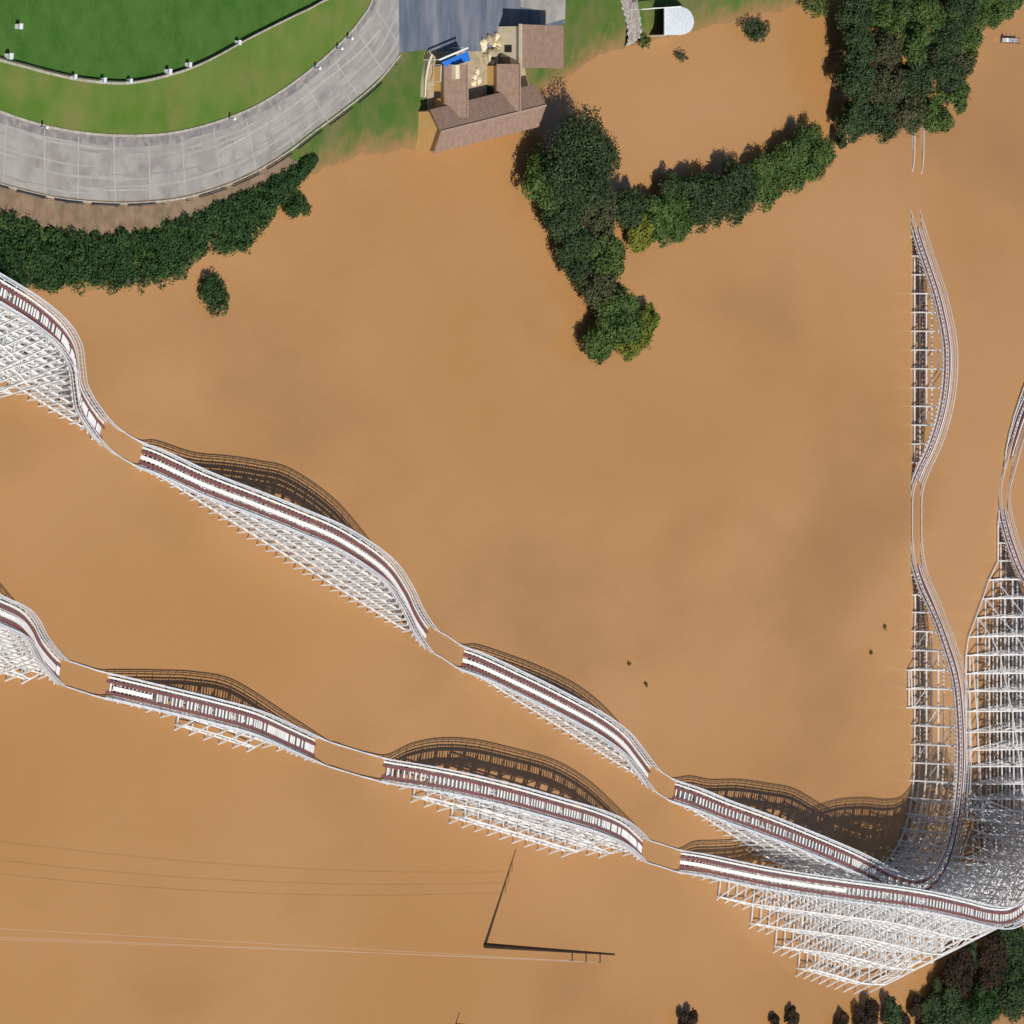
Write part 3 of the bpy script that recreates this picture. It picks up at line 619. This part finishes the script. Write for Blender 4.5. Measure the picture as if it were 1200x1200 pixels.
def tree(x, y, R, z, kind, label, group=None, name='tree', cat='tree', hz=None, n=None, size=.36, trunk=True, sx=1, sy=1, base=-1.5, nl=None):
    """crown centre seen at (x,y), radius R (px), centre height z (m)"""
    if z > 1.5: R = R * (1.34 if group == 'trees in the slanting row across the flood' else 1.2); z = {'trees of the dense grove': z * .8, 'trees of the cluster in the middle of the flood': R * S * .62}.get(group, R * S * .5); sx *= 1.3
    seed = int(abs(x * 31 + y * 17)) + 5; r = np.random.default_rng(seed); c = W(x, y, z); Rm = R * S
    hz = hz or min(Rm * .95, z * .95); t = empty(name, (c[0], c[1], 0)); tag(t, label, cat, group)
    nl = nl or max(8, int(Rm * 7)); lobes = []
    for i in range(nl):
        a = r.random() * 2 * math.pi; q = math.sqrt(r.random()) * .78; el = r.uniform(-.35, .8) * (1 - q * .55)
        lr = Rm * r.uniform(.24, .42); lobes.append((c[0] + math.cos(a) * q * Rm * sx, c[1] + math.sin(a) * q * Rm * sy, c[2] + el * hz, lr * min(1.1, sx), lr * min(1.1, sy), lr * min(1, hz / Rm + .2)))
    lobes.append((c[0], c[1], c[2], Rm * .55 * sx, Rm * .55 * sy, hz * .6))
    n = n or int(900 * Rm ** 1.7 + 400)
    quads('crown', leaf_cloud(lobes, n, size, r), LEAF[kind], t)
    if trunk:
        mb = MB(); b = np.array([c[0] + r.normal() * .2, c[1] + r.normal() * .2, base]); m_ = np.array([c[0], c[1], c[2] - hz * .35]); tr = max(.1, Rm * .075)
        mb.tube([b, (b + m_) / 2 + (r.normal() * .15, r.normal() * .15, 0), m_, c + (0, 0, hz * .3)], [tr * 1.4, tr, tr * .8, tr * .3], 7)
        for i in r.choice(len(lobes), min(6, len(lobes)), replace=False):
            L_ = np.array(lobes[i][:3]); mb.tube([m_ + (L_ - m_) * 0, m_ + (L_ - m_) * .5 + (0, 0, .1), L_], [tr * .5, tr * .3, tr * .12], 5)
        mb.build('trunk', M['bark'], t)
    return t
gv = 'trees of the dense grove'
for x, y, R, z, k, l in [
 (996, 18, 25, 4.5, 'dark', 'dark tree at the top left corner of the dense grove'), (1036, 14, 27, 6, 'mid', 'olive green tree on the top edge of the grove, second from its left'),
 (1075, 10, 28, 6.5, 'mid', 'broad tree on the top edge in the middle of the grove'), (1115, 12, 27, 6.0, 'dark', 'dark tree on the top edge of the grove right of its middle'),
 (1150, 12, 25, 5, 'mid', 'bright green tree at the upper right of the grove'), (1178, 2, 20, 4.2, 'mid', 'rightmost tree of the grove, nearest the small jetty'),
 (999, 58, 25, 5, 'dark', 'dark tree on the straight left side of the grove, second from the top'), (1030, 55, 24, 6.5, 'olive', 'olive tree inside the upper left of the grove'),
 (1065, 50, 25, 7, 'mid', 'tall light green tree in the upper middle of the grove'), (1100, 48, 24, 6.5, 'dark', 'dark tree in the middle right of the grove'),
 (1130, 46, 21, 5, 'mid', 'green tree above the notch on the right side of the grove'), (1000, 98, 24, 5, 'dark', 'dark tree halfway down the left side of the grove'),
 (1032, 95, 25, 6.5, 'olive', 'olive tree in the lower left inside of the grove'), (1068, 90, 25, 6.5, 'dark', 'dark tree in the centre of the grove'),
 (1102, 88, 25, 5.5, 'dark', 'dark tree just left of the bulging right edge of the grove'), (1124, 75, 19, 4, 'olive', 'brownish tree on the bulging right edge of the grove'),
 (1122, 112, 18, 3.5, 'mid', 'green tree at the lower right shoulder of the grove'), (998, 138, 23, 4.2, 'dark', 'dark tree at the lower left corner of the grove above the tree row'),
 (1028, 140, 23, 4.2, 'dark', 'dark tree on the bottom edge of the grove left of its middle'), (1060, 132, 25, 5, 'olive', 'olive tree at the bottom middle of the grove'),
 (1092, 132, 24, 4.2, 'mid', 'tree at the bottom tip of the grove above the submerged track'), (984, 165, 10, 2.2, 'dark', 'small dark tree under the lower left corner of the grove')]:
    tree(x, y, R, z, k, l, gv)
rw = 'trees in the slanting row across the flood'
for x, y, R, z, k, l in [
 (948, 178, 27, 3.6, 'mid', 'round tree at the right end of the slanting row next to the grove'), (922, 196, 25, 3.6, 'mid', 'green tree second from the right end of the slanting row'),
 (893, 212, 25, 3.8, 'mid', 'green tree third from the right end of the slanting row'), (858, 224, 29, 4.2, 'dark', 'broad dark tree in the middle of the slanting row'),
 (822, 236, 29, 4.0, 'dark', 'dark tree left of the middle of the slanting row'), (790, 222, 21, 3.6, 'dark', 'pointed dark tree sticking up from the slanting row'),
 (793, 258, 22, 3.2, 'mid', 'green tree below the pointed tree of the slanting row'), (768, 264, 20, 2.8, 'mid', 'green tree at the left end of the slanting row')]:
    tree(x, y, R, z, k, l, rw)
cl = 'trees of the cluster in the middle of the flood'
for x, y, R, z, k, l in [
 (672, 190, 50, 5.5, 'dark', 'largest dark feathery tree at the top of the middle cluster'), (636, 210, 30, 3.8, 'mid', 'green tree on the upper left side of the middle cluster'),
 (655, 248, 26, 3.4, 'dark', 'dark green tree below the big feathery tree on the left side of the cluster'), (700, 252, 26, 3.4, 'olive', 'brownish thin tree in the heart of the middle cluster'),
 (735, 240, 23, 3.4, 'dark', 'blackish tree between the big tree and the slanting row'), (768, 246, 20, 2.6, 'mid', 'green tree joining the middle cluster to the slanting row'), (748, 272, 19, 2.6, 'yellow', 'small yellow tree in the middle cluster'),
 (672, 298, 27, 4.0, 'dark', 'dark tree at the left of the waist of the middle cluster'), (705, 300, 27, 3.6, 'mid', 'green tree at the right of the waist of the middle cluster'),
 (698, 333, 24, 2.8, 'olive', 'olive tree just below the waist of the middle cluster'), (722, 370, 30, 3.8, 'mid', 'tree at the lower tip of the cluster with a dark centre'),
 (700, 398, 22, 3, 'mid', 'dark green tree at the lower left tip of the cluster'), (738, 393, 24, 2.9, 'bright', 'yellow green tree at the bottom of the cluster'),
 (755, 376, 19, 2.8, 'bright', 'yellow green tree at the right tip of the cluster bottom')]:
    tree(x, y, R, z, k, l, cl)
tree(250, 346, 21, 1.0, 'ivy', 'lone oval dark green bush in the flood below the brush bank', name='bush', cat='bush', sy=1.15, sx=1.3, hz=1.3, size=.3, n=3000, nl=22)
tree(345, 238, 20, 1.0, 'ivy', 'round dark bush at the right end of the brush bank', name='bush', cat='bush', sx=1.5, hz=1.2, size=.3, n=2800, nl=22)
tree(884, 34, 17, 1.6, 'dark', 'dark scraggly bush in the flood right of the white tent', name='bush', cat='bush', size=.32, n=1500, hz=1.1, sx=1.5, sy=.8)
tree(798, 66, 15, .5, 'olive', 'thin drowned bush below the white tent', name='bush', cat='bush', size=.28, n=260, sy=.5)
tree(754, 48, 14, .9, 'mid', 'low bush at the foot of the rubble path', name='bush', cat='bush', size=.3, n=450, sy=.7)
tree(952, 6, 20, 2.2, 'mid', 'loose green bush at the top edge left of the grove', name='bush', cat='bush', size=.35, n=900, sx=1.3, sy=.7)
for x, y, R, l in [(757, 802, 4, 'dark twig tuft poking out of the open water, lower of the left pair'), (737, 778, 3, 'tiny twig tuft poking out of the open water, upper of the left pair'),
                   (1037, 735, 4, 'dark twig tuft in the water left of the northward track, upper one'), (1021, 765, 3.5, 'dark twig tuft in the water left of the northward track, lower one')]:
    tree(x, y, R, .25, 'olive', l, 'drowned twig tufts', name='twig_tuft', cat='shrub', size=.22, n=70, trunk=True, base=-.5, hz=.3)
bg = 'trees along the bottom edge'
for x, y, R, z, k, l in [
 (1192, 1112, 27, 5, 'dark', 'dark tree tucked under the coaster curve at the right edge'), (1158, 1132, 29, 5, 'brown', 'russet tree below the coaster curve'),
 (1120, 1148, 29, 4.5, 'brown', 'russet tree at the upper left of the bottom right wood'), (1190, 1160, 32, 6, 'dark', 'large dark tree on the right edge of the bottom right wood'),
 (1152, 1178, 28, 5.5, 'ivy', 'green tree on the bottom edge of the bottom right wood'), (1112, 1185, 30, 4.5, 'dark', 'dark tree at the bottom left of the bottom right wood'),
 (1172, 1108, 24, 4, 'dark', 'blackish tree touching the underside of the coaster curve'), (1088, 1192, 22, 4, 'dark', 'dark tree at the bottom left corner of the bottom right wood'), (1135, 1120, 18, 4, 'dark', 'dark tree right under the end of the white coaster bents'),
 (1098, 1166, 16, 3.5, 'dark', 'narrow dark tree at the left side of the bottom right wood'),
 (1015, 1196, 20, 3.2, 'brown', 'dark russet tree at the bottom edge left of a taller one'), (1043, 1186, 17, 3.6, 'dark', 'narrow dark tree on the bottom edge just left of the wood'),
 (1060, 1200, 9, 2.4, 'brown', 'slim russet sapling on the bottom edge beside the wood'), (985, 1200, 12, 2.6, 'brown', 'small brown tree on the bottom edge, left of the russet one'), (1075, 1180, 14, 3, 'brown', 'blackish sapling at the left flank of the bottom right wood'), (928, 1190, 10, 2.4, 'brown', 'right one of two small brown trees on the bottom edge'),
 (908, 1194, 8, 2.2, 'brown', 'left one of two small brown trees on the bottom edge'), (806, 1200, 15, 2.0, 'brown', 'low brown tree at the bottom edge, farthest left of all')]:
    tree(x, y, R, z, k, l, bg, sx=.9, sy=1.15)
# mass of brush on the bank
r = np.random.default_rng(11); lob = []
topc = np.array([(-60, 235), (0, 246), (30, 250), (60, 260), (100, 268), (140, 266), (180, 258), (235, 246), (262, 228), (300, 212), (335, 198), (370, 178)], float)
botc = np.array([(-60, 338), (0, 338), (60, 340), (100, 338), (140, 340), (180, 334), (205, 328), (235, 298), (285, 294), (300, 278), (330, 238), (372, 188)], float)
for i in range(800):
    x = r.uniform(-50, 368); a = np.interp(x, topc[:, 0], topc[:, 1]); b = np.interp(x, botc[:, 0], botc[:, 1]); f = r.random(); y = a + 7 + (b - a - 12) * f
    z = .6 + .5 * math.sin(f * math.pi) + .3 * r.random(); z = min(z, (b - a) * S * .3 + .3); c = W(x, y, z + .2); q = r.uniform(.55, 1.15); q = min(q, (b - a) * S * .28 + .25)
    lob.append((c[0], c[1], c[2], q * 1.2, q * 1.05, q * .75))
for x0, y0 in [(215, 322), (290, 292), (190, 332), (165, 338), (130, 338), (95, 338), (60, 338), (262, 292)]:
    c = W(x0, y0, .6); lob.append((c[0], c[1], c[2], .5, 1.0, .6))
ob = quads('brush_bank', leaf_cloud(lob, 60000, .36, r), LEAF['ivy']); tag(ob, 'dense dark green brush covering the bank below the road', 'brush', kind='stuff')
